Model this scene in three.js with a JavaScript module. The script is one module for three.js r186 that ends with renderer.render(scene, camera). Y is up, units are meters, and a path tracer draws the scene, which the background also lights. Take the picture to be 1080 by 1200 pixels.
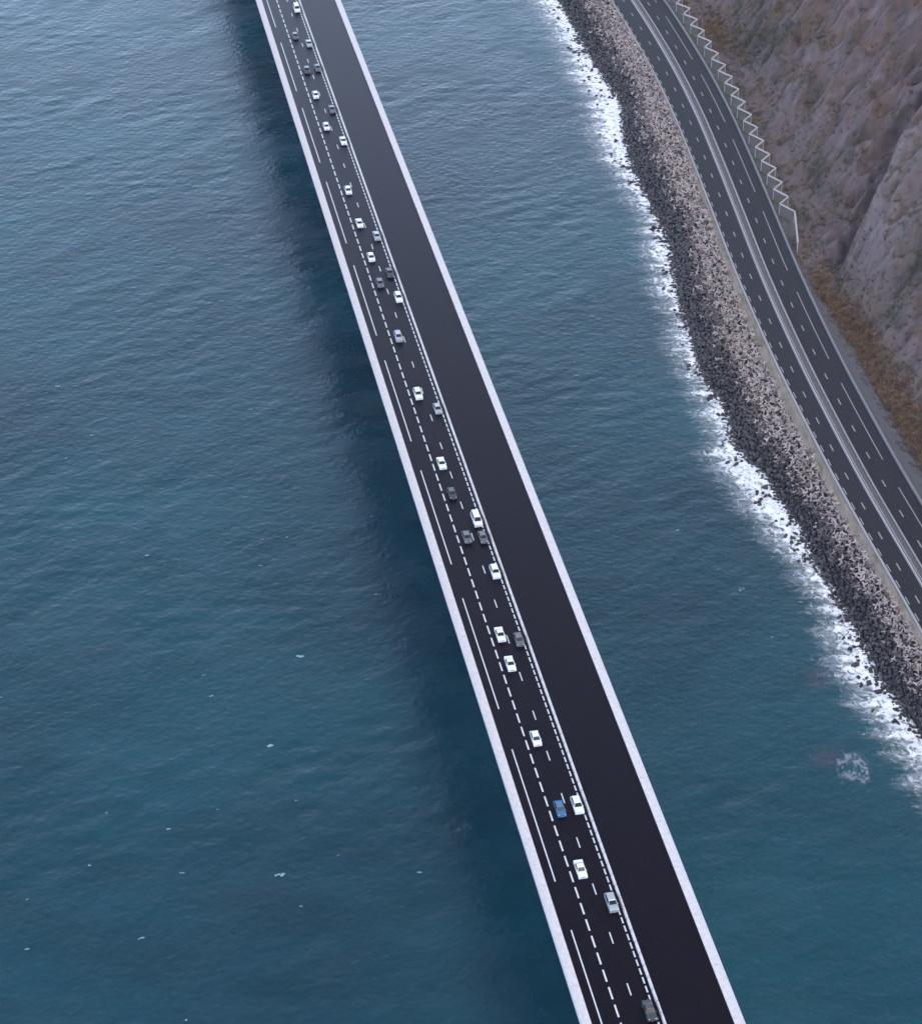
import * as THREE from 'three';
import { mergeGeometries, toCreasedNormals } from 'three/addons/utils/BufferGeometryUtils.js';
import { createNoise2D, createNoise3D } from 'simplex-noise';

// ---------------------------------------------------------------- camera, sky, sun, exposure
const scene = new THREE.Scene();
const camera = new THREE.PerspectiveCamera(25.674, 0.9, 1, 30000);
camera.position.set(0, 335, 0);
camera.rotation.set(-0.61603, 0, 0);
const renderer = new THREE.WebGLRenderer();
renderer.toneMapping = THREE.LinearToneMapping;
renderer.toneMappingExposure = 1.0;
renderer.shadowMap.enabled = true;

function rng(seed) { let s = seed >>> 0; return () => { s = (s + 0x6d2b79f5) | 0; let t = Math.imul(s ^ (s >>> 15), 1 | s); t = (t + Math.imul(t ^ (t >>> 7), 61 | t)) ^ t; return ((t ^ (t >>> 14)) >>> 0) / 4294967296; }; }
const n2 = createNoise2D(rng(11)), n2b = createNoise2D(rng(12)), n3 = createNoise3D(rng(13));
const fbm = (x, y, o = 4) => { let s = 0, a = 0.5; for (let i = 0; i < o; i++) { s += a * n2(x, y); x = x * 2.03 + 7.1; y = y * 2.03 - 3.7; a *= 0.5; } return s; };
const clamp = (x, a = 0, b = 1) => Math.min(b, Math.max(a, x)), lerp = (a, b, t) => a + (b - a) * t;
const smooth = (a, b, x) => { const t = clamp((x - a) / (b - a)); return t * t * (3 - 2 * t); };

{ // overcast sky: even cloud deck, soft mottling, brighter haze low down
  const W = 1024, H = 512, d = new Float32Array(W * H * 4);
  for (let r = 0; r < H; r++) {
    const e = ((r + 0.5) / H - 0.5) * Math.PI, y = Math.sin(e), c = Math.cos(e);
    for (let k = 0; k < W; k++) {
      const a = ((k + 0.5) / W - 0.5) * 2 * Math.PI, x = c * Math.cos(a), z = c * Math.sin(a);
      let m = 0; for (let o = 0, f = 2.2, w = 0.5; o < 4; o++, f *= 2.1, w *= 0.5) m += w * n3(x * f, y * f * 2.2 + 9, z * f);
      const L = (1 + 0.14 * m) * (0.50 + 3.3 * Math.exp(-((Math.max(0, e) / 0.47) ** 2)));   // hazy: brighter low down, all the way round
      const i = (r * W + k) * 4;
      d[i] = L * (0.745 + 0.04 * m); d[i + 1] = L * (0.935 + 0.015 * m); d[i + 2] = L * 1.31; d[i + 3] = 1;
    }
  }
  const t = new THREE.DataTexture(d, W, H, THREE.RGBAFormat, THREE.FloatType);
  t.mapping = THREE.EquirectangularReflectionMapping; t.magFilter = THREE.LinearFilter; t.needsUpdate = true;
  scene.background = t; scene.environment = t;
}
const sun = new THREE.DirectionalLight(new THREE.Color(1, 0.88, 0.77), 1.5);
const sunAim = new THREE.Vector3(20, 10, -540);
sun.position.set(sunAim.x + 360, sunAim.y + 760, sunAim.z + 250);
sun.target.position.copy(sunAim);
sun.castShadow = true; sun.shadow.radius = 34; sun.shadow.mapSize.set(4096, 4096);
Object.assign(sun.shadow.camera, { left: -420, right: 420, top: 420, bottom: -420, near: 50, far: 1600 });
scene.add(sun, sun.target);
scene.fog = new THREE.FogExp2(new THREE.Color(0.80, 0.86, 1.0), 0.00002);

// ---------------------------------------------------------------- helpers
const used = new Map();
const numbered = (name) => { const k = used.get(name) ?? 0; used.set(name, k + 1); return k ? name + '_' + String(k).padStart(3, '0') : name; };
const lit = (m) => { m.castShadow = true; m.receiveShadow = true; return m; };
function part(name, geo, mat, parent) { const m = lit(new THREE.Mesh(geo, mat)); m.name = name; parent.add(m); return m; }
function top(name, o, label, category, group, kind) {
  o.name = numbered(name); o.userData = { label, category };
  if (group) o.userData.group = group;
  if (kind) o.userData.kind = kind;
  scene.add(o); if (o.isMesh) lit(o); return o;
}
function merge(list) { return mergeGeometries(list.map((g) => { const h = g.index ? g.toNonIndexed() : g; for (const k of Object.keys(h.attributes)) if (!['position', 'normal', 'uv'].includes(k)) h.deleteAttribute(k); if (!h.attributes.uv) h.setAttribute('uv', new THREE.BufferAttribute(new Float32Array(h.attributes.position.count * 2), 2)); return h; })); }
const box = (w, h, l, x = 0, y = 0, z = 0) => new THREE.BoxGeometry(w, h, l).translate(x, y, z);
function curve(pts) { // smooth function through [z, value] points, straight beyond its ends
  const n = pts.length, m = pts.map((p, i) => { const a = pts[Math.max(0, i - 1)], b = pts[Math.min(n - 1, i + 1)]; return (b[1] - a[1]) / (b[0] - a[0]); });
  return (z) => {
    if (z <= pts[0][0]) return pts[0][1] + m[0] * (z - pts[0][0]);
    if (z >= pts[n - 1][0]) return pts[n - 1][1] + m[n - 1] * (z - pts[n - 1][0]);
    let i = 0; while (z > pts[i + 1][0]) i++;
    const h = pts[i + 1][0] - pts[i][0], t = (z - pts[i][0]) / h, t2 = t * t, t3 = t2 * t;
    return (2 * t3 - 3 * t2 + 1) * pts[i][1] + (t3 - 2 * t2 + t) * h * m[i] + (3 * t2 - 2 * t3) * pts[i + 1][1] + (t3 - t2) * h * m[i + 1];
  };
}
function grid(rows, cols, at, color, uvOf) { // sheet of rows x cols points; at(i, j) -> [x, y, z]
  const p = new Float32Array(rows * cols * 3), c = color && new Float32Array(rows * cols * 3), uv = new Float32Array(rows * cols * 2), ix = new Uint32Array((rows - 1) * (cols - 1) * 6);
  let k = 0;
  for (let i = 0; i < rows; i++) for (let j = 0; j < cols; j++) {
    const q = at(i, j), o = i * cols + j; p.set(q, o * 3);
    if (c) c.set(color(i, j, q), o * 3);
    if (uvOf) uv.set(uvOf(i, j, q), o * 2); else { uv[o * 2] = q[0]; uv[o * 2 + 1] = q[2]; }
    if (i < rows - 1 && j < cols - 1) { ix.set([o, o + cols, o + 1, o + 1, o + cols, o + cols + 1], k); k += 6; }
  }
  const g = new THREE.BufferGeometry();
  g.setAttribute('position', new THREE.BufferAttribute(p, 3)); g.setAttribute('uv', new THREE.BufferAttribute(uv, 2));
  if (c) g.setAttribute('color', new THREE.BufferAttribute(c, 3));
  g.setIndex(new THREE.BufferAttribute(ix, 1)); g.computeVertexNormals();
  return g;
}
function tex(n, fn, comps = 1, srgb = false, m = n) { // n x m byte texture from fn(x, y) in 0..1
  const d = new Uint8Array(n * m * 4);
  for (let y = 0; y < m; y++) for (let x = 0; x < n; x++) {
    const v = fn(x, y), o = (y * n + x) * 4;
    for (let c = 0; c < 3; c++) d[o + c] = clamp(comps === 1 ? v : v[c]) * 255; d[o + 3] = comps === 4 ? clamp(v[3]) * 255 : 255;
  }
  const t = new THREE.DataTexture(d, n, m); t.wrapS = t.wrapT = THREE.RepeatWrapping; t.magFilter = THREE.LinearFilter; t.minFilter = THREE.LinearMipmapLinearFilter;
  if (srgb) t.colorSpace = THREE.SRGBColorSpace; t.needsUpdate = true; return t;
}
// noise that repeats with the tile: 2-d noise on a 4-d torus is costly, so cross-fade two shifted copies
function tileNoise(n, scale, o, seed) { const a = new Float32Array(n * n); for (let y = 0; y < n; y++) for (let x = 0; x < n; x++) {
  const u = x / n, v = y / n, f = (p, q) => fbm(p * scale + seed, q * scale - seed, o);
  const wx = u, wy = v; a[y * n + x] = (f(u, v) * (1 - wx) * (1 - wy) + f(u - 1, v) * wx * (1 - wy) + f(u, v - 1) * (1 - wx) * wy + f(u - 1, v - 1) * wx * wy) / Math.sqrt((wx * wx + (1 - wx) ** 2) * (wy * wy + (1 - wy) ** 2)); } return a; }
const rgb = (r, g, b) => new THREE.Color().setRGB(r, g, b);
const std = (c, rough, extra = {}) => new THREE.MeshStandardMaterial({ color: c, roughness: rough, ...extra });
const phys = (c, rough, extra = {}) => new THREE.MeshPhysicalMaterial({ color: c, roughness: rough, ...extra });

const grainA = tileNoise(512, 9, 5, 3), grainB = tileNoise(512, 40, 3, 21);
const concreteMap = tex(512, (x, y) => { const v = 0.94 + 0.06 * grainA[y * 512 + x] + 0.03 * grainB[y * 512 + x]; return [v, v, v]; }, 3, true);
const asphaltMap = tex(512, (x, y) => { const v = 0.80 + 0.16 * grainA[y * 512 + x] + 0.22 * grainB[y * 512 + x]; return [v, v, v * 1.01]; }, 3, true);
const wearMap = tex(512, (x, y) => { const v = 0.92 + 0.10 * grainA[y * 512 + x] + 0.30 * Math.min(0, grainB[y * 512 + x]); return [v, v, v]; }, 3, true);
const roughGrain = tex(512, (x, y) => 0.5 + 0.5 * grainB[y * 512 + x] + 0.25 * grainA[y * 512 + x]);
const rep = (t, a, b = a) => { const c = t.clone(); c.repeat.set(a, b); c.needsUpdate = true; return c; };

const M = {
  parapet: std(rgb(0.72, 0.66, 0.645), 0.85, { map: rep(concreteMap, 0.07) }),
  concrete: std(rgb(0.42, 0.40, 0.40), 0.9, { map: rep(concreteMap, 0.09), bumpMap: rep(roughGrain, 0.4), bumpScale: 0.015 }),
  barrier: std(rgb(0.74, 0.69, 0.67), 0.85, { map: rep(concreteMap, 0.2) }),
  newAsphalt: phys(rgb(0.008, 0.004, 0.009), 0.32, { map: rep(asphaltMap, 0.045), bumpMap: rep(roughGrain, 0.9), bumpScale: 0.001, specularIntensity: 0.19, specularColor: rgb(1, 0.86, 0.92) }),
  asphalt: phys(rgb(0.030, 0.024, 0.027), 0.6, { map: rep(asphaltMap, 0.06), bumpMap: rep(roughGrain, 0.8), bumpScale: 0.004, specularIntensity: 0.5 }),
  paint: std(rgb(0.80, 0.80, 0.80), 0.7, { map: rep(wearMap, 0.6) }),
  oldPaint: std(rgb(0.40, 0.38, 0.38), 0.8, { map: rep(wearMap, 0.6) }),
  steel: std(rgb(0.45, 0.45, 0.47), 0.5, { metalness: 0.6 }),
  tyre: std(rgb(0.018, 0.018, 0.018), 0.85), rim: std(rgb(0.5, 0.5, 0.52), 0.35, { metalness: 0.8 }),
  glass: phys(rgb(0.012, 0.015, 0.018), 0.08, { ior: 1.5 }), lampGlass: phys(rgb(0.75, 0.76, 0.78), 0.12, { clearcoat: 1 }), red: phys(rgb(0.35, 0.02, 0.02), 0.2, { clearcoat: 1 }), black: std(rgb(0.02, 0.02, 0.02), 0.6), plate: std(rgb(0.7, 0.7, 0.68), 0.6),
};

// ---------------------------------------------------------------- coast lines, in metres (z along the shore, x across)
const xm = curve([[-788.6, 65.4], [-762.7, 70.3], [-725.8, 76.4], [-692.9, 80.7], [-662.8, 83.7], [-628.2, 86.7], [-596.3, 89.3], [-577.6, 91], [-551.6, 93.8], [-527.2, 96.8], [-503.4, 100.2], [-480.7, 103.7], [-462.7, 106.8], [-436.5, 111.7]]);
const shore = curve([[-806, 38.2], [-770, 44.7], [-739, 50.9], [-718, 55.5], [-701, 55.1], [-681, 55.8], [-662, 57.7], [-642, 61], [-621, 64.4], [-604, 64.8], [-577, 65.2], [-556, 67.1], [-537, 68.6], [-524, 72.6], [-505, 73.6], [-498, 76], [-489, 80.3], [-475, 83.9], [-467, 86.8], [-447, 89], [-439, 91.9], [-421, 95.3], [-404, 98.2], [-392, 102], [-386, 104]]);
const leftEdge = (z) => lerp(-9.5, -8.4, smooth(-700, -450, z));       // left edge of the carriageway, from the median line
const RIGHT = 9.1, ROAD_Y = 9;
const vergeW = (z) => lerp(0.9, 3.5, smooth(-760, -490, z)) - 1.1 * smooth(-450, -405, z);
const dxm = (z) => (xm(z + 1) - xm(z - 1)) / 2;
function at(z, d) { const s = dxm(z), l = Math.hypot(1, s); return [xm(z) + d / l, z - (d * s) / l]; }
const lateral = (x, z) => (x - xm(z)) / Math.hypot(1, dxm(z));
const rockTop = (z) => xm(z) + (leftEdge(z) - vergeW(z)) * 1.015;
const wetTop = (z) => lerp(shore(z), rockTop(z), 0.40 + 0.07 * n2b(z / 17, 4));      // upper limit of the wet boulders

// ---------------------------------------------------------------- sea
const waves = []; { const r = rng(5); for (let i = 0; i < 44; i++) { const L = 3.6 * Math.pow(12, r() * r()), a = 1.35 + (r() + r() + r() - 1.5) * 1.5; waves.push([2 * Math.PI / L * Math.cos(a), 2 * Math.PI / L * Math.sin(a), 0.0011 * Math.pow(L, 1.0), r() * 6.28]); } }
function seaY(x, z) { let h = 0; for (const w of waves) h += w[2] * Math.sin(w[0] * x + w[1] * z + w[3]); const gust = 0.75 + 0.6 * n2b(x / 90, z / 60); return h * gust * lerp(1, 0.45, smooth(26, 6, shore(clamp(z, -900, -300)) - x)); }
function axis(lo, hi, step, far) { const a = []; for (let v = lo; v <= hi + 1e-6; v += step) a.push(v); let s = step; let v = lo; const left = []; while (v > -far) { s *= 1.35; v -= s; left.push(v); } s = step; v = hi; while (v < far) { s *= 1.35; v += s; a.push(v); } return left.reverse().concat(a); }
{
  const X = axis(-190, 112, 1.0, 9000), Z = axis(-850, -280, 1.0, 9000);
  const inside = (x, z) => smooth(-330, -200, x) * smooth(240, 130, x) * smooth(-1000, -870, z) * smooth(-120, -260, z);
  const geo = grid(Z.length, X.length, (i, j) => { const x = X[j], z = Z[i], k = inside(x, z); return [x, k > 0 ? seaY(x, z) * k : 0, z]; },
    (i, j, q) => {
      const m = fbm(q[0] / 170, q[2] / 110, 3), s = n2b(q[0] / 30, q[2] / 14) * 0.10 + n2(q[0] / 7, q[2] / 3.2) * 0.06;
      let r = 0.0040, g = 0.044, b = 0.061; const k = 1 + 0.38 * m + s; r *= k; g *= k * (1 + 0.10 * m); b *= k;
      const silt = smooth(30, 2, shore(clamp(q[2], -900, -300)) - q[0]) * (q[2] > -1000 && q[2] < -200 ? 1 : 0) * (0.55 + 0.6 * fbm(q[0] / 16, q[2] / 26, 3)); // suspended sand near the rocks
      r += 0.012 * silt; g += 0.011 * silt; b += 0.006 * silt;
      for (const [ax, az, w, l] of [[81.6, -378, 3.2, 3.0], [83.1, -406, 2.4, 3.6]]) { const e = Math.exp(-(((q[0] - ax) / w) ** 2) - (((q[2] - az) / l) ** 2)) * (0.7 + 0.5 * n2(q[0], q[2])); r += 0.05 * e; g -= 0.004 * e; }
      return [Math.max(0.002, r), g, b];
    });
  // ripple textures: sums of waves that fit the tile
  const ripple = (n, seed, kmin, kmax, count, dir, spread) => {
    const r = rng(seed), c = []; while (c.length < count) { const k = kmin * Math.pow(kmax / kmin, r()), a = dir + (r() + r() + r() - 1.5) * spread, kx = Math.round(k * Math.cos(a)), ky = Math.round(k * Math.sin(a)); if (kx || ky) c.push([kx, ky, Math.pow(Math.hypot(kx, ky), -1.15), r() * 6.283]); }
    const h = new Float32Array(n * n), sn = new Float32Array(4096); for (let i = 0; i < 4096; i++) sn[i] = Math.sin(i / 4096 * 2 * Math.PI);
    for (const [kx, ky, a, p] of c) { const off = p / (2 * Math.PI) * 4096; for (let y = 0; y < n; y++) for (let x = 0; x < n; x++) h[y * n + x] += a * sn[((kx * x + ky * y) * 4096 / n + off) & 4095]; }
    let sd = 0; for (const v of h) sd += v * v; sd = Math.sqrt(sd / h.length); for (let i = 0; i < h.length; i++) h[i] = h[i] / sd; return h;
  };
  const N = 1024, h1 = ripple(N, 31, 14, 120, 170, 1.35, 1.9), h2 = ripple(N, 77, 8, 70, 150, 1.15, 1.7);
  const b1 = tex(N, (x, y) => 0.5 + 0.16 * h1[y * N + x]);
  const slick = tex(512, (x, y) => 0.62 + 0.42 * grainA[y * 512 + x]);   // wind slicks
  const tile2 = 71, amp2 = 0.0105;
  const nm = tex(N, (x, y) => { const e = tile2 / N, gx = (h2[y * N + (x + 1) % N] - h2[y * N + (x + N - 1) % N]) * amp2 / (2 * e), gy = (h2[((y + 1) % N) * N + x] - h2[((y + N - 1) % N) * N + x]) * amp2 / (2 * e), l = Math.hypot(gx, gy, 1); return [0.5 - 0.5 * gx / l, 0.5 - 0.5 * gy / l, 0.5 + 0.5 / l]; }, 3);
  const mat = phys(0xffffff, 0.42, { roughnessMap: rep(slick, 1 / 330, 1 / 210), vertexColors: true, ior: 1.33, bumpMap: rep(b1, 1 / 43), bumpScale: 0.068, normalMap: rep(nm, 1 / tile2), normalScale: new THREE.Vector2(1, 1) });
  top('sea', new THREE.Mesh(geo, mat), 'dark blue rippled sea water under and around the viaduct', 'sea', null, 'structure');
}

// ---------------------------------------------------------------- surf foam along the rocks and scattered whitecaps
const foamMat = (map) => phys(rgb(0.90, 0.91, 0.93), 0.85, { map, transparent: true, bumpMap: roughGrain, bumpScale: 0.02 });
const foamWidth = curve([[-830, 9], [-770, 10], [-740, 11.5], [-715, 12], [-690, 11], [-665, 8], [-640, 5.5], [-620, 7.5], [-595, 6], [-570, 4.5], [-550, 6], [-535, 5], [-522, 6.5], [-508, 5.5], [-495, 10], [-480, 11.5], [-465, 9], [-448, 5.5], [-430, 5.5], [-415, 7.5], [-400, 8.5], [-385, 9], [-360, 9]]);
{
  const z0 = -860, z1 = -340, out = 26, inn = 7, W = 2048, Hh = 320;
  const t = tex(W, (px, py) => {
    const z = lerp(z0, z1, (px + 0.5) / W), w = lerp(-inn, out, (py + 0.5) / Hh), f = foamWidth(z) * 0.86 - 1.6, x = shore(z) - w; // w: metres seaward
    const wx = x + 0.9 * n2(x / 5, z / 5 + 40), wz = z + 0.9 * n2b(x / 5 + 11, z / 5);
    const fan = n2(z / 9, 3.3) * 2.2 + n2b(z / 3.1, 8) * 1.2;                       // tongues running seaward
    const edge = w - f - fan;
    const fine = fbm(wx / 3.0, wz / 3.0, 5), streak = fbm(x / 9, z / 1.3 + 5, 3), lace = 1 - Math.abs(n2(wx / 3.3, wz / 2.6)) * 1.6;
    const chunk = fbm(wx / 3.6 + 20, wz / 4.6, 5), gap = fbm(wx / 2.0 + 70, wz / 2.4, 4);
    let a = smooth(2.0, -2.2, edge + 4.0 * chunk + 2.0 * streak);                     // churned core
    a = Math.max(a, 0.8 * smooth(7.5, -1, edge + 3 * streak) * smooth(0.04, 0.42, fine + 0.6 * streak));   // torn patches
    a = Math.max(a, 0.55 * smooth(9, 1, edge + 3 * streak) * smooth(0.75, 1.05, lace + 0.5 * fine));
    a = Math.max(a, 0.36 * smooth(7.5, -2, edge + 3 * streak + 2 * fine));              // thin bubbly film
    a *= 1 - 0.75 * smooth(0.14, 0.38, gap) * smooth(-11, -1, edge);
    if (w < 0) a = Math.max(a, 0.85 * smooth(-4.5, -0.5, w + 3 * fine));
    const v = 0.97 + 0.14 * fine; return [v, v * 1.0, v, a * smooth(out, out - 4, w)];
  }, 4, true, Hh);
  t.wrapS = t.wrapT = THREE.ClampToEdgeWrapping;
  const R = 521, C = 34, geo = grid(R, C, (i, j) => { const z = lerp(z0, z1, i / (R - 1)), w = lerp(out, -inn, j / (C - 1)), x = shore(z) - w, lump = 0.16 * smooth(11, 1, w) * (1 + n2(x / 2, z / 2)); return [x, seaY(x, z) + 0.07 + lump, z]; }, null, (i, j) => [i / (R - 1), 1 - j / (C - 1)]);
  top('surf_foam', new THREE.Mesh(geo, foamMat(t)), 'white surf foam breaking along the dark shore boulders', 'foam', null, 'stuff');
}
{
  const spots = [[-113, -534], [-100, -509], [-105, -498], [-79, -454], [-50, -450], [-38, -414], [-60, -407], [-58, -522], [-44, -462], [-77, -360], [-78, -344], [-90, -334], [-88, -320], [-63, -355], [-65, -323], [-43, -382], [-36, -364], [-38, -341], [-33, -332], [-26, -347], [-106, -399], [-54, -301], [-94, -387], [-23, -471], [-21, -438], [33, -596], [32, -547], [55, -465], [64, -497], [69, -440], [83, -435], [91, -386]], r = rng(91);
  for (let i = 0; i < 12; i++) spots.push([-175 + r() * 250, -330 - r() * 420]);
  const list = [];
  for (const [cx, cz] of spots) { const big = 0.25 + 0.45 * r() * r(); for (let k = 0, n = 3 + (r() * 6 | 0); k < n; k++) { const ox = (r() - 0.5) * 2.8 * big, oz = ox * -0.25 + (r() - 0.5) * 1.1 * big, rad = (0.16 + 0.34 * r()) * big, pts = []; const m = 7; for (let q = 0; q < m; q++) { const rr = rad * (0.5 + r()); pts.push(new THREE.Vector2(rr * 1.7 * Math.cos(q / m * 6.283), rr * Math.sin(q / m * 6.283))); }
    const g = new THREE.ShapeGeometry(new THREE.Shape(pts)).rotateX(-Math.PI / 2).translate(cx + ox, seaY(cx + ox, cz + oz) + 0.14, cz + oz); list.push(g); } }
  top('whitecap_foam', new THREE.Mesh(merge(list), std(rgb(0.27, 0.36, 0.41), 0.9)), 'small white flecks of foam scattered over the open sea', 'foam', null, 'stuff');
  // lacy foam ring over a shallow rock, off the boulders
  const t = tex(256, (x, y) => { const u = (x / 256 - 0.5) * 2, v = (y / 256 - 0.5) * 2, du = u + 0.25 * n2(u * 2 + 9, v * 2), dv = v + 0.25 * n2b(u * 2, v * 2 + 5), q = Math.hypot(du, dv), f = fbm(u * 5 + 3, v * 5, 5);
    const a = smooth(-0.1, 1.1, 0.6 * Math.exp(-(((q - 0.5) / 0.22) ** 2)) + 0.9 * f + 0.35 * n2(u * 1.7 + 2, v * 1.7)) * smooth(1, 0.35, q); return [0.97, 0.98, 0.99, a * 0.28]; }, 4, true);
  const g = grid(15, 15, (i, j) => { const x = 87.2 + (j / 14 - 0.5) * 10, z = -374.7 + (i / 14 - 0.5) * 15; return [x, seaY(x, z) + 0.08, z]; }, null, (i, j) => [j / 14, i / 14]);
  top('foam_patch', new THREE.Mesh(g, foamMat(t)), 'lacy ring of foam floating off the boulder shore', 'foam', null, 'stuff');
}

// ---------------------------------------------------------------- shore bank under the armour blocks
function bankY(x, z) { const a = shore(z), b = wetTop(z), c = rockTop(z); return x < a ? (x - a) * 0.35 : x < b ? lerp(0, 4.2, (x - a) / (b - a)) : lerp(4.2, 8.5, clamp((x - b) / Math.max(0.5, c - b))); }
{
  const R = 560, C = 26, geo = grid(R, C, (i, j) => { const z = lerp(-900, -330, i / (R - 1)), x = lerp(shore(z) - 7, rockTop(z) + 0.8, j / (C - 1)), e = j === C - 1 ? 0 : 0.35; return [x, bankY(x, z) - 0.35 + e * n2(x / 0.9, z / 0.9), z]; },
    (i, j, q) => { const k = 0.045 + 0.012 * n2(q[0], q[2]), w = smooth(0, 1, (q[0] - wetTop(q[2])) / 3); return [k * (1 + 0.5 * w), k * (0.93 + 0.4 * w), k * (0.95 + 0.4 * w)]; });
  top('shore_bank', new THREE.Mesh(geo, std(0xffffff, 0.95, { vertexColors: true })), 'dark rubble bank below the coast road', 'bank', null, 'structure');
}

// ---------------------------------------------------------------- coast road
const strip = (z0, z1, step, dl, dr, y, cols = 2, uvs) => { const n = Math.max(2, Math.ceil((z1 - z0) / step) + 1); return grid(n, cols, (i, j) => { const z = lerp(z0, z1, i / (n - 1)), a = typeof dl === 'function' ? dl(z) : dl, b = typeof dr === 'function' ? dr(z) : dr, [x, zz] = at(z, lerp(a, b, j / (cols - 1))); return [x, y, zz]; }, null, uvs); };
const ZA = -960, ZB = -330;
{
  const ground = strip(ZA, ZB, 4, (z) => leftEdge(z) - vergeW(z) - 0.6, 60, ROAD_Y - 0.3, 6);
  top('coast_ground', new THREE.Mesh(ground, std(rgb(0.13, 0.11, 0.095), 0.95)), 'bare ground below the coast road', 'ground', null, 'structure');
  const vr = strip(ZA, ZB, 1.2, (z) => leftEdge(z) - vergeW(z), (z) => leftEdge(z) + 0.05, 0, 9), p = vr.attributes.position, c = new Float32Array(p.count * 3);
  for (let i = 0; i < p.count; i++) { const x = p.getX(i), z = p.getZ(i), k = 1 + 0.35 * fbm(x / 3, z / 9, 4) + 0.2 * n2(x * 1.2, z * 1.2), g = smooth(0.1, 0.5, fbm(x / 5 + 30, z / 14, 3)); c.set([lerp(0.25, 0.17, g) * k, lerp(0.215, 0.165, g) * k, lerp(0.185, 0.11, g) * k], i * 3); p.setY(i, ROAD_Y - 0.03 + (i % 9 === 8 ? -0.02 : 0.12 * n2(x, z) - 0.10)); }
  vr.setAttribute('color', new THREE.BufferAttribute(c, 3)); vr.computeVertexNormals();
  top('road_verge', new THREE.Mesh(vr, std(0xffffff, 0.95, { vertexColors: true, bumpMap: rep(roughGrain, 0.35), bumpScale: 0.05 })), 'sandy verge with thin grass beside the coast road', 'verge', null, 'structure');
  const road = top('coast_road', new THREE.Mesh(strip(ZA, ZB, 2, leftEdge, RIGHT, ROAD_Y, 8), M.asphalt), 'grey asphalt dual carriageway curving along the shore', 'road', null, 'structure');
  const rr = rng(60);
  const dash = (z, len, d, w, mat) => { const k = 3, g = grid(k, 2, (i, j) => { const [x, zz] = at(z + len * i / (k - 1), d + (j - 0.5) * w); return [x, ROAD_Y + 0.006, zz]; }); const m = part('lane_dash', g, mat, road); m.castShadow = false; };
  const line = (z0, z1, d, w, mat) => { const m = part('edge_line', strip(z0, z1, 2, d - w / 2, d + w / 2, ROAD_Y + 0.006), mat, road); m.castShadow = false; };
  for (let z = -830; z < -400; z += 13) { dash(z + rr() * 0.4, 3, -5.35, 0.34, M.oldPaint); dash(z + 4.8 + rr() * 0.4, 3, 3.0, 0.34, M.oldPaint); }
  for (let z = -830; z < -400; z += 6.5) dash(z, 3, leftEdge(z) + 0.55, 0.30, M.oldPaint);
  for (let z = -872.7; z < -400; z += 50.3) line(z, z + 37.5, 6.15, 0.26, M.oldPaint);
  line(-880, -380, -2.55, 0.22, M.oldPaint); line(-880, -380, 0.38, 0.22, M.oldPaint);
  // paved shoulder below the hillside
  top('paved_shoulder', new THREE.Mesh(strip(-604, ZB, 2, RIGHT + 0.75, (z) => RIGHT + 0.8 + 4.0 * smooth(-606, -520, z), ROAD_Y + 0.05, 4), std(rgb(0.115, 0.105, 0.115), 0.9, { map: rep(concreteMap, 0.13) })), 'grey paved shoulder between road barrier and hillside', 'shoulder', null, 'structure');
  // median: kerbed strip
  const med = top('road_median', new THREE.Group(), 'pale gravel median strip between the two carriageways', 'median', null, 'structure');
  const sweep = (prof, z0, z1, step, closed = true) => { const n = Math.ceil((z1 - z0) / step) + 1, m = prof.length + (closed ? 1 : 0); let L = 0; return grid(n, m, (i, j) => { const z = lerp(z0, z1, i / (n - 1)), q = prof[j % prof.length], [x, zz] = at(z, q[0]); return [x, ROAD_Y + q[1], zz]; }, null, (i, j) => [j * 0.3, lerp(z0, z1, i / (n - 1))]); };
  const flat = (g) => toCreasedNormals(g, 0.5);
  part('gravel', sweep([[-2.15, 0.10], [-1.5, 0.15], [-0.6, 0.15], [0.0, 0.10]], ZA, ZB, 2, false), std(rgb(0.19, 0.165, 0.16), 0.95, { map: rep(wearMap, 0.5), bumpMap: rep(roughGrain, 0.6), bumpScale: 0.06 }), med);
  for (const [a, b] of [[-2.35, -2.12], [-0.03, 0.2]]) part('kerb', flat(sweep([[a, -0.05], [a, 0.13], [a + 0.03, 0.16], [b - 0.03, 0.16], [b, 0.13], [b, -0.05]], ZA, ZB, 3)), M.barrier, med);
  // guard rails: two in the median, one at each roadside
  const postRow = (d, z0, z1, step, h) => { const list = []; for (let z = z0; z < z1; z += step) { const [x, zz] = at(z, d); list.push(box(0.14, h, 0.14, x, ROAD_Y + h / 2 - 0.1, zz)); } return merge(list); };
  const railProf = (d, s) => [[d, 0.42], [d + 0.09 * s, 0.50], [d + 0.01 * s, 0.60], [d + 0.09 * s, 0.70], [d, 0.78], [d - 0.05 * s, 0.6]];
  const rail = (d, s, z0, z1, label, group) => { const g = top('guard_rail', new THREE.Group(), label, 'guard rail', group); part('rail', sweep(railProf(d, s), z0, z1, 2), M.steel, g); const pr = part('posts', postRow(d - 0.12 * s, z0, z1, 4, 0.85), M.steel, g); pr.userData.kind = 'stuff'; };
  rail(-1.95, -1, -900, -360, 'galvanised guard rail on the seaward side of the road median', null);
  rail(-0.2, 1, -900, -360, 'galvanised guard rail on the landward side of the road median', null);
  const rb = top('roadside_barrier', new THREE.Mesh(flat(sweep([[RIGHT + 0.1, -0.05], [RIGHT + 0.16, 0.5], [RIGHT + 0.24, 0.75], [RIGHT + 0.5, 0.75], [RIGHT + 0.58, 0.5], [RIGHT + 0.64, -0.05]], -900, -350, 2)), std(rgb(0.27, 0.25, 0.25), 0.9, { map: rep(concreteMap, 0.15) })), 'low grey concrete barrier between the coast road and the hillside', 'barrier');
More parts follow.
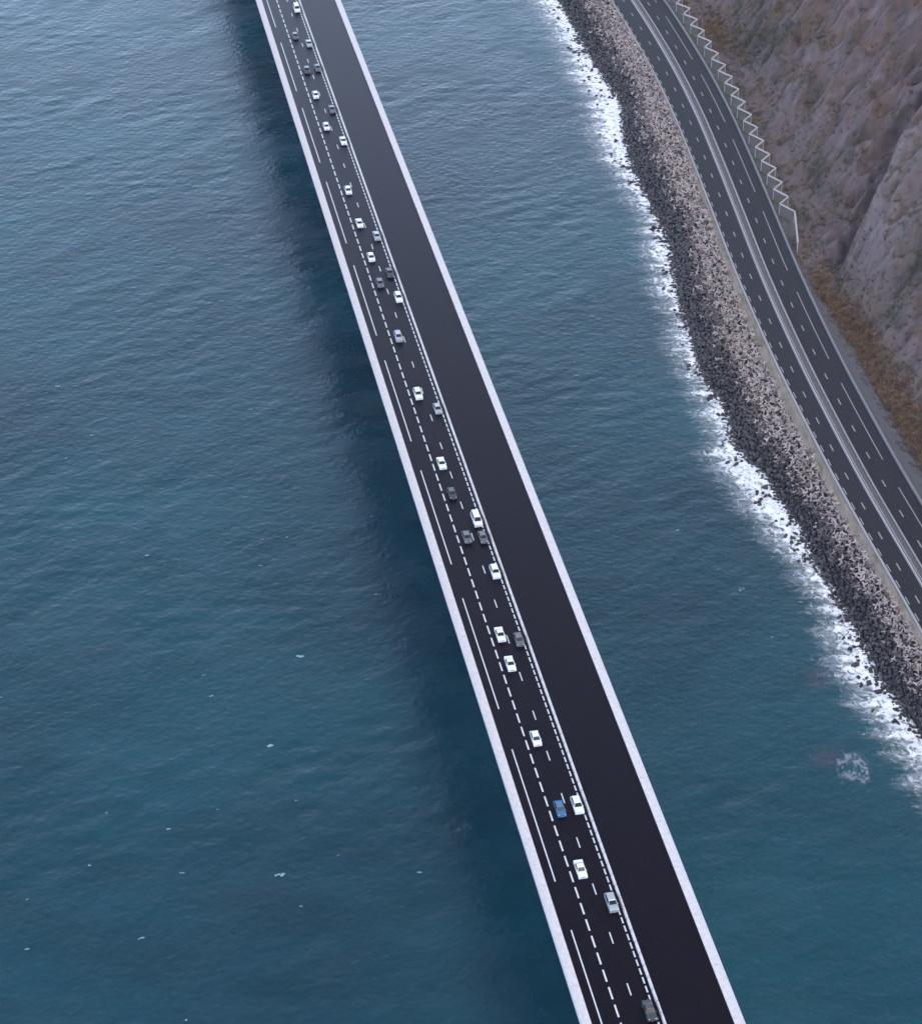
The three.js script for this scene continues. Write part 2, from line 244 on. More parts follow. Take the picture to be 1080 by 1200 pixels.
  { const prof = [[-0.5, -0.3], [-0.5, 0.28], [-0.44, 0.34], [-0.08, 0.34], [-0.02, 0.28], [-0.02, -0.3]], rows = 276;
    const g = flat(grid(rows, 7, (i, j) => { const z = lerp(-900, -350, i / (rows - 1)), q = prof[j % 6], [x, zz] = at(z, leftEdge(z) + q[0]); return [x, ROAD_Y + q[1], zz]; }, null, (i, j) => [j * 0.3, lerp(-900, -350, i / (rows - 1))]));
    top('road_kerb', new THREE.Mesh(g, M.concrete), 'long concrete kerb on the seaward edge of the coast road', 'kerb'); }
}

// ---------------------------------------------------------------- hillside
const foot = (z) => lerp(16.5, RIGHT + 1.2 + 4.0 * smooth(-606, -520, z), smooth(-612, -592, z));
function hillY(z, d) {
  const t = d - foot(z); if (t <= 0) return ROAD_Y - 0.12 + 0.1 * n2(z / 2, d / 2) * clamp(-t / 2) ;
  let h = 0.50 * t + 0.58 * Math.max(0, t - 7) - 0.10 * Math.max(0, t - 60);
  const a = smooth(0, 16, t);
  const rib = 1 - Math.abs(n2(z / 26 + 0.02 * t, t / 90)) * 2; h += a * 4.2 * rib;
  h += a * 2.4 * (1 - 2 * Math.abs(n2b(z / 8 + t * 0.05, t / 24)));
  h += smooth(0, 5, t) * (0.6 * n2(z / 3.4, t / 5) + 0.3 * n2b(z / 1.5, t / 2.2) + 0.2 * n2(z / 0.7, t / 0.9));
  // ravine behind a smooth spur
  const u = z - (-577 - 1.46 * (d - 24)) + 3 * n2(d / 14, 2), k = smooth(3, 16, t);
  h += k * (u > 0 ? 7.5 * Math.exp(-u / 26) * smooth(-1, 4, u) : -12 * Math.exp(u / 22) * smooth(0.5, -6, u) + 1.5 * smooth(-3, 0, u));
  return ROAD_Y - 0.1 + h;
}
const patchAt = (z, d) => { // what covers the slope: [rock tint, pale, dry grass, scrub]
  const t = d - foot(z), w = fbm(z / 14, d / 14, 4), w2 = fbm(z / 3 + 50, d / 3, 3);
  const u = z - (-577 - 1.46 * (d - 24)) ;
  const dry = clamp(smooth(11, 2, t + 7 * w) * smooth(-1, 1.5, t) * smooth(-600, -560, z) + 0.8 * Math.exp(-(((z + 752) / 17) ** 2) - (((d - 20) / 5) ** 2)) + 0.35 * smooth(0.12, 0.5, w) );
  const scrub = clamp(1.0 * Math.exp(-(((z + 546) / 13) ** 2) - (((d - 32) / 8) ** 2)) + 0.9 * Math.exp(-(((z + 728) / 24) ** 2) - (((d - 27) / 7) ** 2)) + 0.7 * smooth(0.1, 0.45, fbm(z / 19 + 80, d / 11, 3)) + 0.5 * Math.exp(-(((z + 630) / 18) ** 2) - (((d - 25) / 5) ** 2)));
  const spur = smooth(0, 5, u) * smooth(60, 20, u) * smooth(8, 16, t);
  return { t, w, w2, dry, scrub: scrub * (1 - 0.7 * spur), spur };
};
{
  const zs = []; for (let z = -1000; z <= -330; z += z < -800 ? 3 : 0.9) zs.push(z);
  const ds = [RIGHT + 0.66]; { let s = 0.5; while (ds[ds.length - 1] < 300) { const d = ds[ds.length - 1]; s = d < 80 ? 0.75 : s * 1.12; ds.push(d + s); } }
  const geo = grid(zs.length, ds.length, (i, j) => { const z = zs[i], d = ds[j], [x, zz] = at(z, d); return [x, hillY(z, d), zz]; }, (i, j) => {
    const q = patchAt(zs[i], ds[j]), z = zs[i], d = ds[j], streak = n2(z / 2.2 + d * 0.1, d / 14), g = 1 + 0.22 * q.w2 + 0.12 * n2b(z * 1.3, d * 1.3);
    let c = [0.170, 0.118, 0.114];
    const mixTo = (b, k) => { k = clamp(k); c = c.map((v, n) => lerp(v, b[n], k)); };
    mixTo([0.155, 0.106, 0.085], smooth(-0.1, 0.4, q.w));
    mixTo([0.225, 0.178, 0.174], 0.6 * smooth(0.25, 0.75, streak) * smooth(4, 12, q.t));
    mixTo([0.230, 0.188, 0.190], 0.75 * q.spur * (0.7 + 0.5 * q.w2));
    mixTo([0.065, 0.072, 0.058], 0.75 * q.scrub * (0.75 + 0.8 * q.w2));
    mixTo([0.200, 0.135, 0.094], 0.85 * q.dry * (0.55 + 1.1 * q.w2 + 0.5 * q.w));
    if (q.t < 0) { c = [0.17, 0.150, 0.140]; mixTo([0.13, 0.13, 0.09], smooth(-0.2, 0.4, q.w + q.w2 * 0.5)); }
    return c.map((v) => v * g);
  });
  top('hillside', new THREE.Mesh(geo, std(0xffffff, 0.95, { vertexColors: true, bumpMap: rep(roughGrain, 0.14), bumpScale: 0.25 })), 'steep brown rocky hillside above the coast road', 'hillside', null, 'structure');
  // dry grass and scrub growing on it
  const r = rng(404);
  const blade = (n, h, w, lean) => { const p = []; for (let i = 0; i < n; i++) { const a = r() * 6.283, o = r() * 0.28, x = Math.cos(a) * o, z = Math.sin(a) * o, l = lean * (0.4 + r()), hh = h * (0.6 + 0.6 * r()), c = Math.cos(a + 1.57) * w, s = Math.sin(a + 1.57) * w; p.push(x - c, -0.1, z - s, x + c, -0.1, z + s, x + Math.cos(a) * l, hh, z + Math.sin(a) * l); } const g = new THREE.BufferGeometry(); g.setAttribute('position', new THREE.Float32BufferAttribute(p, 3)); g.computeVertexNormals(); return g; };
  const leaves = (n, rad) => { const p = []; for (let i = 0; i < n; i++) { let x, y, z; do { x = r() * 2 - 1; y = r(); z = r() * 2 - 1; } while (x * x + y * y + z * z > 1 || r() > 0.3 + x * x + y * y + z * z); x *= rad; y *= rad * 0.85; z *= rad; const s = rad * (0.13 + 0.12 * r()), v = () => [x + (r() - 0.5) * 2 * s, y + (r() - 0.5) * 2 * s, z + (r() - 0.5) * 2 * s]; p.push(...v(), ...v(), ...v()); } const g = new THREE.BufferGeometry(); g.setAttribute('position', new THREE.Float32BufferAttribute(p, 3)); g.computeVertexNormals(); return g; };
  const scatter = (name, geo, mat, label, category, want, accept, size, tint) => {
    const list = [], col = []; let tries = 0; const m = new THREE.Matrix4(), q = new THREE.Quaternion(), e = new THREE.Euler();
    while (list.length < want && tries++ < want * 40) { const z = -830 + 420 * r(), d = RIGHT + 1.5 + 62 * r() * (0.4 + 0.6 * r()), pa = patchAt(z, d); if (r() > accept(pa, z, d)) continue; const s = size(pa), [x, zz] = at(z, d); e.set((r() - 0.5) * 0.3, r() * 6.28, (r() - 0.5) * 0.3); list.push(m.clone().compose(new THREE.Vector3(x, hillY(z, d) - 0.05, zz), q.clone().setFromEuler(e), new THREE.Vector3(s, s * (0.8 + 0.4 * r()), s))); col.push(tint(pa)); }
    const im = new THREE.InstancedMesh(geo, mat, list.length); list.forEach((x, i) => { im.setMatrixAt(i, x); im.setColorAt(i, col[i]); });
    top(name, im, label, category, null, 'stuff');
  };
  const leafy = (extra) => std(0xffffff, 0.9, { side: THREE.DoubleSide, ...extra });
  scatter('dry_grass', blade(16, 0.75, 0.05, 0.4), leafy(), 'dry orange grass tufts on the lower hillside', 'grass', 15000, (p) => p.t < 0.3 ? (p.t < -2 ? 0 : 0.1) : 0.02 + p.dry * p.dry, () => 0.7 + 0.8 * r(), (p) => { const k = (0.75 + 0.5 * r()) * (1 + 0.55 * p.w2 + 0.25 * (r() < 0.2 ? 1 : 0)); return rgb(lerp(0.165, 0.245, p.dry) * k, lerp(0.12, 0.155, p.dry) * k, lerp(0.085, 0.095, p.dry) * k); });
  scatter('hillside_scrub', leaves(60, 0.8), leafy(), 'low dull green scrub in patches on the hillside', 'scrub', 6500, (p) => p.t < 1 ? 0 : 0.03 + 0.9 * p.scrub * p.scrub, () => 0.45 + 1.1 * r() * r(), (p) => { const k = 0.7 + 0.6 * r(), b = r(); return rgb(lerp(0.075, 0.12, b) * k, lerp(0.092, 0.10, b) * k, lerp(0.06, 0.07, b) * k); });
}

// ---------------------------------------------------------------- zigzag rockfall fence below the hillside
{
  const fence = top('rockfall_fence', new THREE.Group(), 'pale zigzag rockfall fence between the coast road and hillside', 'fence');
  const beamMat = std(rgb(0.50, 0.45, 0.43), 0.85, { map: rep(concreteMap, 0.3) }), netMat = std(rgb(0.20, 0.18, 0.18), 0.7, { metalness: 0.3 });
  const pts = []; for (let z = -804; z < -610; z += 9.75) { pts.push([z, 10.7]); pts.push([z + 5.4, 14.2]); } pts.push([-594, 11.2]);
  const H = 3.6, P = pts.map(([z, d]) => { const [x, zz] = at(z, d); return new THREE.Vector3(x, ROAD_Y - 0.1, zz); });
  P.forEach((a, i) => {
    part('post', new THREE.CylinderGeometry(0.13, 0.15, H + 0.2, 8).translate(a.x, a.y + H / 2 - 0.1, a.z), beamMat, fence);
    if (i === P.length - 1) return;
    const b = P[i + 1], L = a.distanceTo(b), dir = new THREE.Vector3().subVectors(b, a), yaw = Math.atan2(dir.x, dir.z), mid = a.clone().add(b).multiplyScalar(0.5);
    const put = (g) => g.rotateY(yaw).translate(mid.x, mid.y, mid.z);
    part('cap_beam', put(new THREE.ExtrudeGeometry(new THREE.Shape([[-0.24, 0], [0.24, 0], [0.24, 0.3], [0.18, 0.36], [-0.18, 0.36], [-0.24, 0.3]].map((q) => new THREE.Vector2(...q))), { depth: L + 0.2, bevelEnabled: false }).translate(0, H, -L / 2 - 0.1)), beamMat, fence);
    const w = []; for (let y = 0.3; y < H; y += 0.45) w.push(box(0.035, 0.035, L, 0, y, 0)); for (let s = -L / 2 + 0.4; s < L / 2; s += 0.55) w.push(box(0.035, H, 0.035, 0, H / 2, s));
    part('net_panel', put(merge(w)), netMat, fence);
  });
}

// ---------------------------------------------------------------- viaduct
const TH = Math.atan2(0.1947, 0.9809), DECK_Y = 28, VO = new THREE.Vector3(4.64, DECK_Y, -433.65);
const onDeck = (x, s, y = 0) => new THREE.Vector3(x, y, s).applyAxisAngle(new THREE.Vector3(0, 1, 0), TH).add(VO);
{
  const v = top('viaduct', new THREE.Group(), 'long straight viaduct with pale parapets carrying black asphalt over the sea', 'viaduct');
  v.position.copy(VO); v.rotation.y = TH;
  const S0 = -760, S1 = 540, L = S1 - S0;
  const ext = (pts, z0, len) => { const g = new THREE.ExtrudeGeometry(new THREE.Shape(pts.map((q) => new THREE.Vector2(...q))), { depth: len, bevelEnabled: false, curveSegments: 4 }).translate(0, 0, z0); const p = g.attributes.position, n = g.attributes.normal, uv = g.attributes.uv; for (let i = 0; i < p.count; i++) uv.setXY(i, Math.abs(n.getY(i)) > 0.5 ? p.getX(i) : p.getY(i) + 31, p.getZ(i)); return g; };
  part('deck_slab', ext([[-14.2, -0.12], [14.2, -0.12], [14.2, -0.42], [8, -1.1], [-8, -1.1], [-14.2, -0.42]], S0, L), M.concrete, v);
  const spans = []; for (let s = -700; s < 520; s += 120) spans.push(s);
  { // haunched box girder
    const R = 261, prof = (i) => { const s = lerp(S0, S1, i / (R - 1)), k = Math.abs(((s + 700) / 120 % 1 + 1) % 1 - 0.5) * 2; return { s, dep: lerp(3.8, 7.3, k * k) }; };
    part('box_girder', toCreasedNormals(grid(R, 4, (i, j) => { const q = prof(i); return [[-8, -1.0], [-5.2, -q.dep], [5.2, -q.dep], [8, -1.0]][j].concat(q.s); }), 0.6), M.concrete, v);
  }
  for (const s of spans) {
    part('pier', merge([new THREE.CylinderGeometry(3.1, 3.6, 17.5, 28).scale(1.5, 1, 0.75).translate(0, -19, s), new THREE.CylinderGeometry(5.4, 3.1, 3.2, 28).scale(1.0, 1, 0.75).translate(0, -8.8, s)]), M.concrete, v);
    part('pier_base', new THREE.LatheGeometry([[0, 3.4], [4.9, 3.4], [5.2, 3], [5.9, 1.2], [6.1, 0.8], [6.1, -4], [0, -4]].map((q) => new THREE.Vector2(...q)), 36).translate(0, -28.6, s), M.concrete, v);
  }
  // edge units: kerb, service walk and outer wall in one casting
  const edge = (m) => ext([[12.55, -0.12], [12.55, 0.26], [12.62, 0.32], [14.02, 0.40], [14.08, 0.58], [14.12, 0.62], [14.28, 0.62], [14.32, 0.58], [14.45, -0.5], [14.21, -0.5], [14.21, -0.12]].map(([x, y]) => [x * m, y]), -6.46, 12.92);
  const eL = edge(-1), eR = edge(1);
  for (let s = S0 + 6.5; s < S1; s += 13) for (const g of [eL, eR]) part('parapet', g, M.parapet, v).position.z = s;
  // surfacing and markings
  const sheet = (x0, x1, z0, z1, y) => new THREE.BufferGeometry().copy(grid(2, 2, (i, j) => [j ? x1 : x0, y, i ? z1 : z0]));
  const surf = part('roadway', grid(60, 8, (i, j) => [lerp(-12.54, 12.54, j / 7), 0, lerp(S0, S1, i / 59)]), M.newAsphalt, v);
  const mark = (name, x, z, w, l) => { const m = part(name, sheet(x - w / 2, x + w / 2, z, z + l, 0.006), M.paint, surf); m.castShadow = false; };
  for (let s = 84 - 52 * 13; s < 400; s += 52) mark('shoulder_line', -10.72, s, 0.26, 39);
  const rest = [];
  for (let s = 103.5 - 4.333 * 180; s < 500; s += 4.333) (s > -345 && s < 200) ? mark('lane_dash', -7.36, s, 0.34, 3) : rest.push(sheet(-7.53, -7.19, s, s + 3, 0.006));
  for (let s = 33.9 - 13 * 50; s < 480; s += 13) (s > -345 && s < 200) ? mark('lane_dash', -3.85, s, 0.24, 3) : rest.push(sheet(-3.97, -3.73, s, s + 3, 0.006));
  const rm = part('lane_dash', merge(rest), M.paint, surf); rm.userData.kind = 'stuff';
  for (let s = -345; s < 200; s += 2.2) mark('edge_dash', -0.72, s, 0.30, 1.6);
  mark('edge_line', -0.72, S0, 0.26, -346 - S0); mark('edge_line', -0.72, 200, 0.26, S1 - 200);

  const b = top('median_barrier', new THREE.Group(), 'line of pale concrete barrier units along the middle of the viaduct', 'barrier');
  b.position.copy(VO); b.rotation.y = TH;
  const unit = ext([[-0.27, 0], [-0.27, 0.1], [-0.2, 0.26], [-0.18, 0.56], [-0.15, 0.60], [0.15, 0.60], [0.18, 0.56], [0.2, 0.26], [0.27, 0.1], [0.27, 0]], -1.33, 2.66);
  for (let s = -460; s < 330; s += 3) { const u = part('barrier_unit', unit, M.barrier, b); u.position.set(0.3, 0.002, s); }
}

// ---------------------------------------------------------------- cars
const quad = (A, B, C, D, t = 0.02) => { // plate with corners A B C D (seen from outside, anticlockwise), set proud by t
  const n = new THREE.Vector3().subVectors(B, A).cross(new THREE.Vector3().subVectors(D, A)).normalize(), o = [A, B, C, D].map((p) => p.clone().addScaledVector(n, t)), i = [A, B, C, D].map((p) => p.clone().addScaledVector(n, -0.03)), p = [];
  const f = (a, b, c, d) => p.push(...[a, b, c, a, c, d].flatMap((q) => [q.x, q.y, q.z]));
  f(o[0], o[1], o[2], o[3]); for (let k = 0; k < 4; k++) f(i[k], i[(k + 1) % 4], o[(k + 1) % 4], o[k]);
  const g = new THREE.BufferGeometry(); g.setAttribute('position', new THREE.Float32BufferAttribute(p, 3)); g.computeVertexNormals(); return g;
};
const V3 = (x, y, z) => new THREE.Vector3(x, y, z);
const inset = (A, B, C, D, u, v) => { const at2 = (s, t) => A.clone().lerp(B, s).lerp(D.clone().lerp(C, s), t); return [at2(u, v), at2(1 - u, v), at2(1 - u, 1 - v), at2(u, 1 - v)]; };
function carShape(k) { // k: len, wid, belt, roof, hood z positions
  const { L, W, belt, nose, tail, roof, zw, zr, zb, zt } = k, h = L / 2, wr = 0.33, zf = h - 0.82, zk = -h + 0.80;
  const s = new THREE.Shape(); s.moveTo(-h + 0.04, 0.28); s.lineTo(-h, 0.5); s.lineTo(-h + 0.03, tail); s.lineTo(zt, belt); s.lineTo(zw, belt); s.lineTo(h - 0.35, nose + 0.04); s.lineTo(h - 0.06, nose - 0.1); s.lineTo(h, 0.45); s.lineTo(h - 0.05, 0.26);
  s.lineTo(zf + wr + 0.05, 0.24); s.absarc(zf, 0.32, wr + 0.05, -0.2, Math.PI + 0.2, false); s.lineTo(zk + wr + 0.05, 0.24); s.absarc(zk, 0.32, wr + 0.05, -0.2, Math.PI + 0.2, false); s.closePath();
  const body = toCreasedNormals(new THREE.ExtrudeGeometry(s, { depth: W - 0.14, bevelEnabled: true, bevelSize: 0.05, bevelThickness: 0.07, bevelSegments: 2, curveSegments: 6 }).translate(0, 0, -(W - 0.14) / 2).rotateY(-Math.PI / 2), 0.7);
  const bw = W / 2 - 0.06, rw = W / 2 - 0.24, B = [V3(-bw, belt, zw), V3(bw, belt, zw), V3(bw, belt, zt), V3(-bw, belt, zt)], R = [V3(-rw, roof, zr), V3(rw, roof, zr), V3(rw, roof - 0.03, zb), V3(-rw, roof - 0.03, zb)];
  const cg = []; const face = (a, b, c, d) => cg.push(...[a, b, c, a, c, d].flatMap((q) => [q.x, q.y, q.z]));
  face(B[0], B[1], R[1], R[0]); face(B[2], B[3], R[3], R[2]); face(B[1], B[2], R[2], R[1]); face(B[3], B[0], R[0], R[3]);
  const C0 = [R[0], R[1], R[2], R[3]].map((p) => V3(p.x * 0.86, p.y + 0.05, p.z * 0.93 + 0.07 * (zr + zb) / 2)); face(C0[0], C0[1], C0[2], C0[3]); for (let i = 0; i < 4; i++) face(R[i], R[(i + 1) % 4], C0[(i + 1) % 4], C0[i]);
  const cabin = new THREE.BufferGeometry(); cabin.setAttribute('position', new THREE.Float32BufferAttribute(cg, 3)); cabin.computeVertexNormals();
  const side = (a, b, c, d) => { const q = inset(a, b, c, d, 0.05, 0.12), m0 = q[0].clone().lerp(q[1], 0.49), m1 = q[3].clone().lerp(q[2], 0.49), m2 = q[0].clone().lerp(q[1], 0.52), m3 = q[3].clone().lerp(q[2], 0.52); return merge([quad(q[0], m0, m1, q[3]), quad(m2, q[1], q[2], m3)]); };
  const tyre = new THREE.CylinderGeometry(0.32, 0.32, 0.2, 20).rotateZ(Math.PI / 2), rim = new THREE.CylinderGeometry(0.2, 0.2, 0.22, 12).rotateZ(Math.PI / 2);
  return { body, cabin, windscreen: quad(...inset(B[0], B[1], R[1], R[0], 0.06, 0.06)), rear: quad(...inset(B[2], B[3], R[3], R[2], 0.08, 0.1)), sideR: side(B[1], B[2], R[2], R[1]), sideL: side(B[3], B[0], R[0], R[3]), tyre, rim,
    wheels: [[W / 2 - 0.12, zf], [-W / 2 + 0.12, zf], [W / 2 - 0.12, zk], [-W / 2 + 0.12, zk]], head: new THREE.SphereGeometry(0.14, 10, 6).scale(1.3, 0.6, 0.8), heads: [[W / 2 - 0.28, nose - 0.1, h - 0.1], [-W / 2 + 0.28, nose - 0.1, h - 0.1]],
    tail: box(0.28, 0.2, 0.06), tails: [[W / 2 - 0.22, tail - 0.12, -h + 0.0], [-W / 2 + 0.22, tail - 0.12, -h + 0.0]], mirror: new THREE.SphereGeometry(0.1, 8, 6).scale(1.2, 0.8, 0.7), mirrors: [[W / 2 + 0.04, belt + 0.08, zw - 0.15], [-W / 2 - 0.04, belt + 0.08, zw - 0.15]], plate: box(0.5, 0.11, 0.03), grille: box(W * 0.5, 0.14, 0.05), L, nose };
}
const shapes = {
  hatch: carShape({ L: 4.1, W: 1.78, belt: 0.93, nose: 0.80, tail: 0.95, roof: 1.45, zw: 0.98, zr: 0.25, zb: -1.45, zt: -1.92 }),
  sedan: carShape({ L: 4.5, W: 1.80, belt: 0.92, nose: 0.78, tail: 0.92, roof: 1.42, zw: 0.95, zr: 0.22, zb: -0.85, zt: -1.55 }),
  suv: carShape({ L: 4.45, W: 1.86, belt: 1.08, nose: 0.98, tail: 1.08, roof: 1.68, zw: 1.0, zr: 0.35, zb: -1.8, zt: -2.1 }),
  van: carShape({ L: 5.1, W: 1.96, belt: 1.18, nose: 1.0, tail: 1.2, roof: 1.98, zw: 1.55, zr: 0.85, zb: -2.35, zt: -2.48 }),
};
const paintOf = { white: phys(rgb(0.80, 0.80, 0.80), 0.4, { clearcoat: 0.8, clearcoatRoughness: 0.1 }), silver: phys(rgb(0.42, 0.43, 0.45), 0.38, { metalness: 0.3, clearcoat: 0.8 }), grey: phys(rgb(0.13, 0.13, 0.14), 0.4, { metalness: 0.3, clearcoat: 0.8 }), dark: phys(rgb(0.04, 0.04, 0.045), 0.35, { clearcoat: 1 }), blue: phys(rgb(0.025, 0.13, 0.27), 0.35, { clearcoat: 1 }) };
function car(kind, colour, lane, s, label, group) {
  const k = shapes[kind], p = paintOf[colour], o = top(kind === 'van' ? 'white_van' : 'car', new THREE.Group(), label, kind === 'van' ? 'van' : 'car', group);
  o.position.copy(onDeck(lane, s, 0.004)); o.rotation.y = TH;
  part('body', k.body, p, o); part('cabin', k.cabin, p, o);
  part('windscreen', k.windscreen, M.glass, o); part('rear_window', k.rear, M.glass, o); part('side_window', k.sideL, M.glass, o); part('side_window', k.sideR, M.glass, o);
  for (const [x, z] of k.wheels) { const w = part('wheel', k.tyre, M.tyre, o); w.position.set(x, 0.32, z); part('rim', k.rim, M.rim, w); }
  for (const q of k.heads) part('headlight', k.head, M.lampGlass, o).position.set(...q);
  for (const q of k.tails) part('tail_light', k.tail, M.red, o).position.set(...q);
  for (const q of k.mirrors) part('mirror', k.mirror, p, o).position.set(...q);
  part('number_plate', k.plate, M.plate, o).position.set(0, 0.42, k.L / 2 + 0.03); part('grille', k.grille, M.black, o).position.set(0, 0.6, k.L / 2 + 0.0);
}
{
  const A = -5.35, B = -1.72, g = 'cars driving along the viaduct';
  const list = [], words = { hatch: 'hatchback', sedan: 'saloon', suv: 'estate car', van: 'van' };
  const put = (kind, colour, lane, s) => list.push({ kind, colour, lane, s, what: (colour === 'dark' ? 'black' : colour) + ' ' + words[kind] });
  for (const a of [['hatch', 'grey', 'A', -284], ['sedan', 'silver', 'B', -277], ['sedan', 'grey', 'B', -257], ['hatch', 'dark', 'A', -256], ['hatch', 'white', 'A', -236.4], ['sedan', 'grey', 'B', -225], ['hatch', 'white', 'A', -213], ['sedan', 'white', 'B', -202], ['hatch', 'white', 'A', -169], ['sedan', 'white', 'A', -148], ['sedan', 'silver', 'B', -139.5], ['hatch', 'white', 'A', -127.4], ['hatch', 'grey', 'A', -112.5], ['sedan', 'dark', 'B', -117.7], ['suv', 'white', 'B', -103.6], ['suv', 'silver', 'A', -83.1], ['suv', 'white', 'A', -54.1], ['hatch', 'silver', 'B', -46.4], ['sedan', 'white', 'A', -22], ['hatch', 'grey', 'B', 11.5 - 1.5], ['hatch', 'grey', 'A', 9.2], ['suv', 'white', 'B', 23.7], ['sedan', 'white', 'A', 46.3], ['hatch', 'grey', 'B', 48.8], ['sedan', 'white', 'A', 56.6], ['hatch', 'white', 'A', 81.5], ['sedan', 'white', 'A', 120.4], ['sedan', 'dark', 'B', 157.7]]) put(...a);
  put('van', 'white', 'B', -307);
  put('van', 'white', 'B', 2.8);
  put('hatch', 'dark', 'A', -8.9);
  put('hatch', 'blue', 'A', 103.1);
  put('suv', 'white', 'B', 102.8);
  put('suv', 'silver', 'B', 130.3);
  for (const lane of ['A', 'B']) {
    const row = list.filter((c) => c.lane === lane).sort((a, b) => b.s - a.s);
    row.forEach((c, i) => { const a = row[i - 1], b = row[i + 1], label = c.what + (a ? ' following a ' + a.what : ' leading the traffic') + (b ? ' and followed by a ' + b.what : ' and last of the row') + (lane === 'A' ? ', dashed lane' : ', barrier lane'); car(c.kind, c.colour, lane === 'A' ? A : B, c.s + 0.9, label, g); });
  }
}

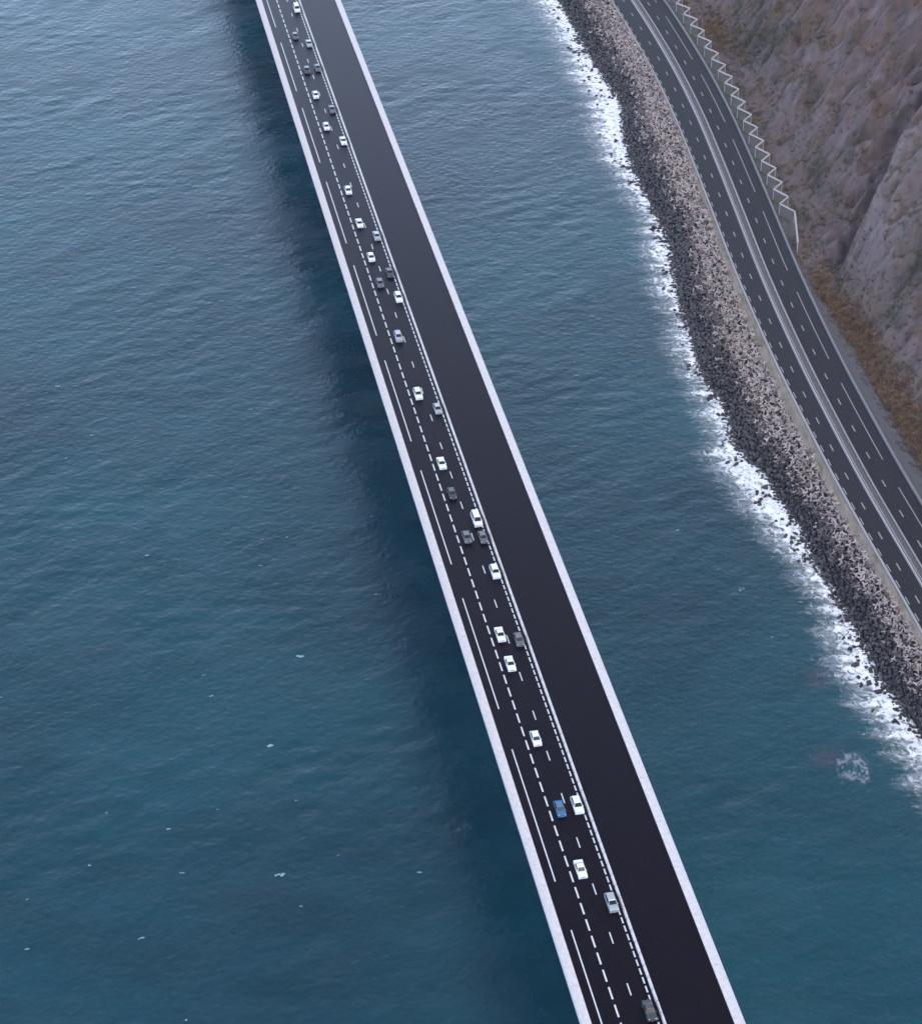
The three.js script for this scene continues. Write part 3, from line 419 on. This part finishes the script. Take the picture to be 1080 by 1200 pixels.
// ---------------------------------------------------------------- armour blocks and boulders along the shore
{
  const r = rng(700), q = new THREE.Quaternion(), e = new THREE.Euler(), m = new THREE.Matrix4();
  const tetra = (() => { const dirs = [V3(1, 1, 1), V3(-1, -1, 1), V3(-1, 1, -1), V3(1, -1, -1)].map((d) => d.normalize()), l = dirs.map((d) => new THREE.CylinderGeometry(0.19, 0.36, 1.1, 7, 1).translate(0, 0.5, 0).applyQuaternion(new THREE.Quaternion().setFromUnitVectors(V3(0, 1, 0), d))); return merge(l); })();
  const stone = (seed) => { const g = new THREE.IcosahedronGeometry(0.5, 1), p = g.attributes.position, rr = rng(seed), sx = 0.9 + rr() * 0.5, sy = 0.7 + rr() * 0.3, cuts = []; for (let i = 0; i < 7; i++) { const n = V3(rr() - 0.5, rr() - 0.5, rr() - 0.5).normalize(); cuts.push([n, 0.30 + rr() * 0.12]); } for (let i = 0; i < p.count; i++) { const v = V3().fromBufferAttribute(p, i); for (const [n, c] of cuts) { const k = v.dot(n) - c; if (k > 0) v.addScaledVector(n, -k); } p.setXYZ(i, v.x * sx * 1.3, v.y * sy * 1.3, v.z * 1.3); } g.computeVertexNormals(); return g; };
  const stones = [1, 2, 3, 4, 5].map(stone);
  const V = (x, y, z) => new THREE.Vector3(x, y, z);
  const wetMats = [[0.026, 0.020, 0.022], [0.040, 0.031, 0.032], [0.075, 0.060, 0.060]].map((c) => phys(rgb(...c), 0.5, { bumpMap: rep(roughGrain, 2), bumpScale: 0.03 }));
  const paleMats = [[0.44, 0.352, 0.315], [0.34, 0.270, 0.243], [0.54, 0.440, 0.395], [0.18, 0.138, 0.126]].map((c) => std(rgb(...c), 0.92, { map: rep(concreteMap, 0.7) }));
  const place = (x, y, z, s, sy = s) => { e.set(r() * 6.28, r() * 6.28, r() * 6.28); return m.clone().compose(V(x, y, z), q.clone().setFromEuler(e), V(s, sy, s)); };
  // pale concrete tetrapods: two loose layers over the upper bank
  const tets = [];
  for (let z = -840; z < -352; z += 0.95) { const a = wetTop(z), b = rockTop(z); for (let x = a - 3.0; x < b + 0.2; x += 1.05) { const xx = x + (r() - 0.5) * 1.1, zz = z + (r() - 0.5) * 1.1, k = (xx - a) / (b - a); if (k < 0.3 && r() > 0.35 + 1.9 * (k + 0.04)) continue; tets.push({ z: zz, x: xx, mat: place(xx, bankY(xx, zz) + 0.28 + 0.5 * r(), zz, 0.66 + 0.32 * r()), c: r() < (k < 0.3 ? 0.6 : 0.16) ? 3 : (r() * 3) | 0 }); } }
  // dark wet boulders below them
  const rocks = [];
  for (let z = -840; z < -352; z += 0.85) { const a = shore(z) - 1.2, b = wetTop(z) + 2.2; for (let x = a; x < b; x += 0.8) { const xx = x + (r() - 0.5) * 0.9, zz = z + (r() - 0.5) * 0.9; rocks.push({ z: zz, x: xx, mat: place(xx, bankY(xx, zz) + 0.1 + 0.25 * r(), zz, 0.68 + 0.95 * r() * r() * r(), 0.7 + 0.5 * r()), c: (r() * 3) | 0, g: (r() * 5) | 0, surf: 0 }); } }
  for (let i = 0; i < 290; i++) { let z; do z = -815 + 430 * r(); while (n2(z / 11, 60) + 0.35 < r() * 0.9); const f = foamWidth(z) - 1, x = shore(z) - 0.6 - (f * 0.85) * r() * (0.3 + 0.7 * r()); rocks.push({ z, x, mat: place(x, 0.05 + 0.15 * r(), z, 0.75 + 0.95 * r() * r(), 0.9), c: (r() * 2) | 0, g: (r() * 5) | 0, surf: 1 }); }
  const inView = (o) => { const dz = -o.z, half = (dz * Math.cos(0.616) + 330 * Math.sin(0.616)) * 0.2051; return o.x < half - 1 && o.z > -800; };
  const split = (all, score, geo, mats, name, label, category, group, restName, restLabel) => {
    const seen = all.filter(inView).sort((a, b) => score(b) - score(a)), own = new Set(seen.slice(0, 290));
    for (const o of own) { const h = new THREE.Mesh(Array.isArray(geo) ? geo[o.g] : geo, mats[o.c]); o.mat.decompose(h.position, h.quaternion, h.scale); top(name, h, o.surf ? 'dark wet boulder standing out in the white surf foam' : label, category, o.surf ? 'boulders in the surf' : group); }
    const others = all.filter((o) => !own.has(o)), root = new THREE.Group(), byKey = new Map();
    for (const o of others) { const key = o.c * 10 + (o.g ?? 0); if (!byKey.has(key)) byKey.set(key, []); byKey.get(key).push(o); }
    for (const [key, l] of byKey) { const im = lit(new THREE.InstancedMesh(Array.isArray(geo) ? geo[key % 10] : geo, mats[(key / 10) | 0], l.length)); l.forEach((o, i) => im.setMatrixAt(i, o.mat)); im.name = name; im.userData.kind = 'stuff'; root.add(im); }
    top(restName, root, restLabel, category, null, 'stuff');
  };
  split(tets, (o) => o.z, tetra, paleMats, 'tetrapod', 'pale concrete tetrapod in the heap beside the sandy road verge', 'tetrapod', 'tetrapods heaped below the coast road', 'tetrapod_heap', 'heap of pale concrete tetrapods stretching along the shore');
  split(rocks, (o) => o.z + (o.surf ? 1000 : 0), stones, wetMats, 'boulder', 'dark wet boulder between the surf and the pale tetrapods', 'boulder', 'dark boulders above the waterline', 'boulder_bank', 'band of dark wet boulders along the waterline');
}

renderer.render(scene, camera);
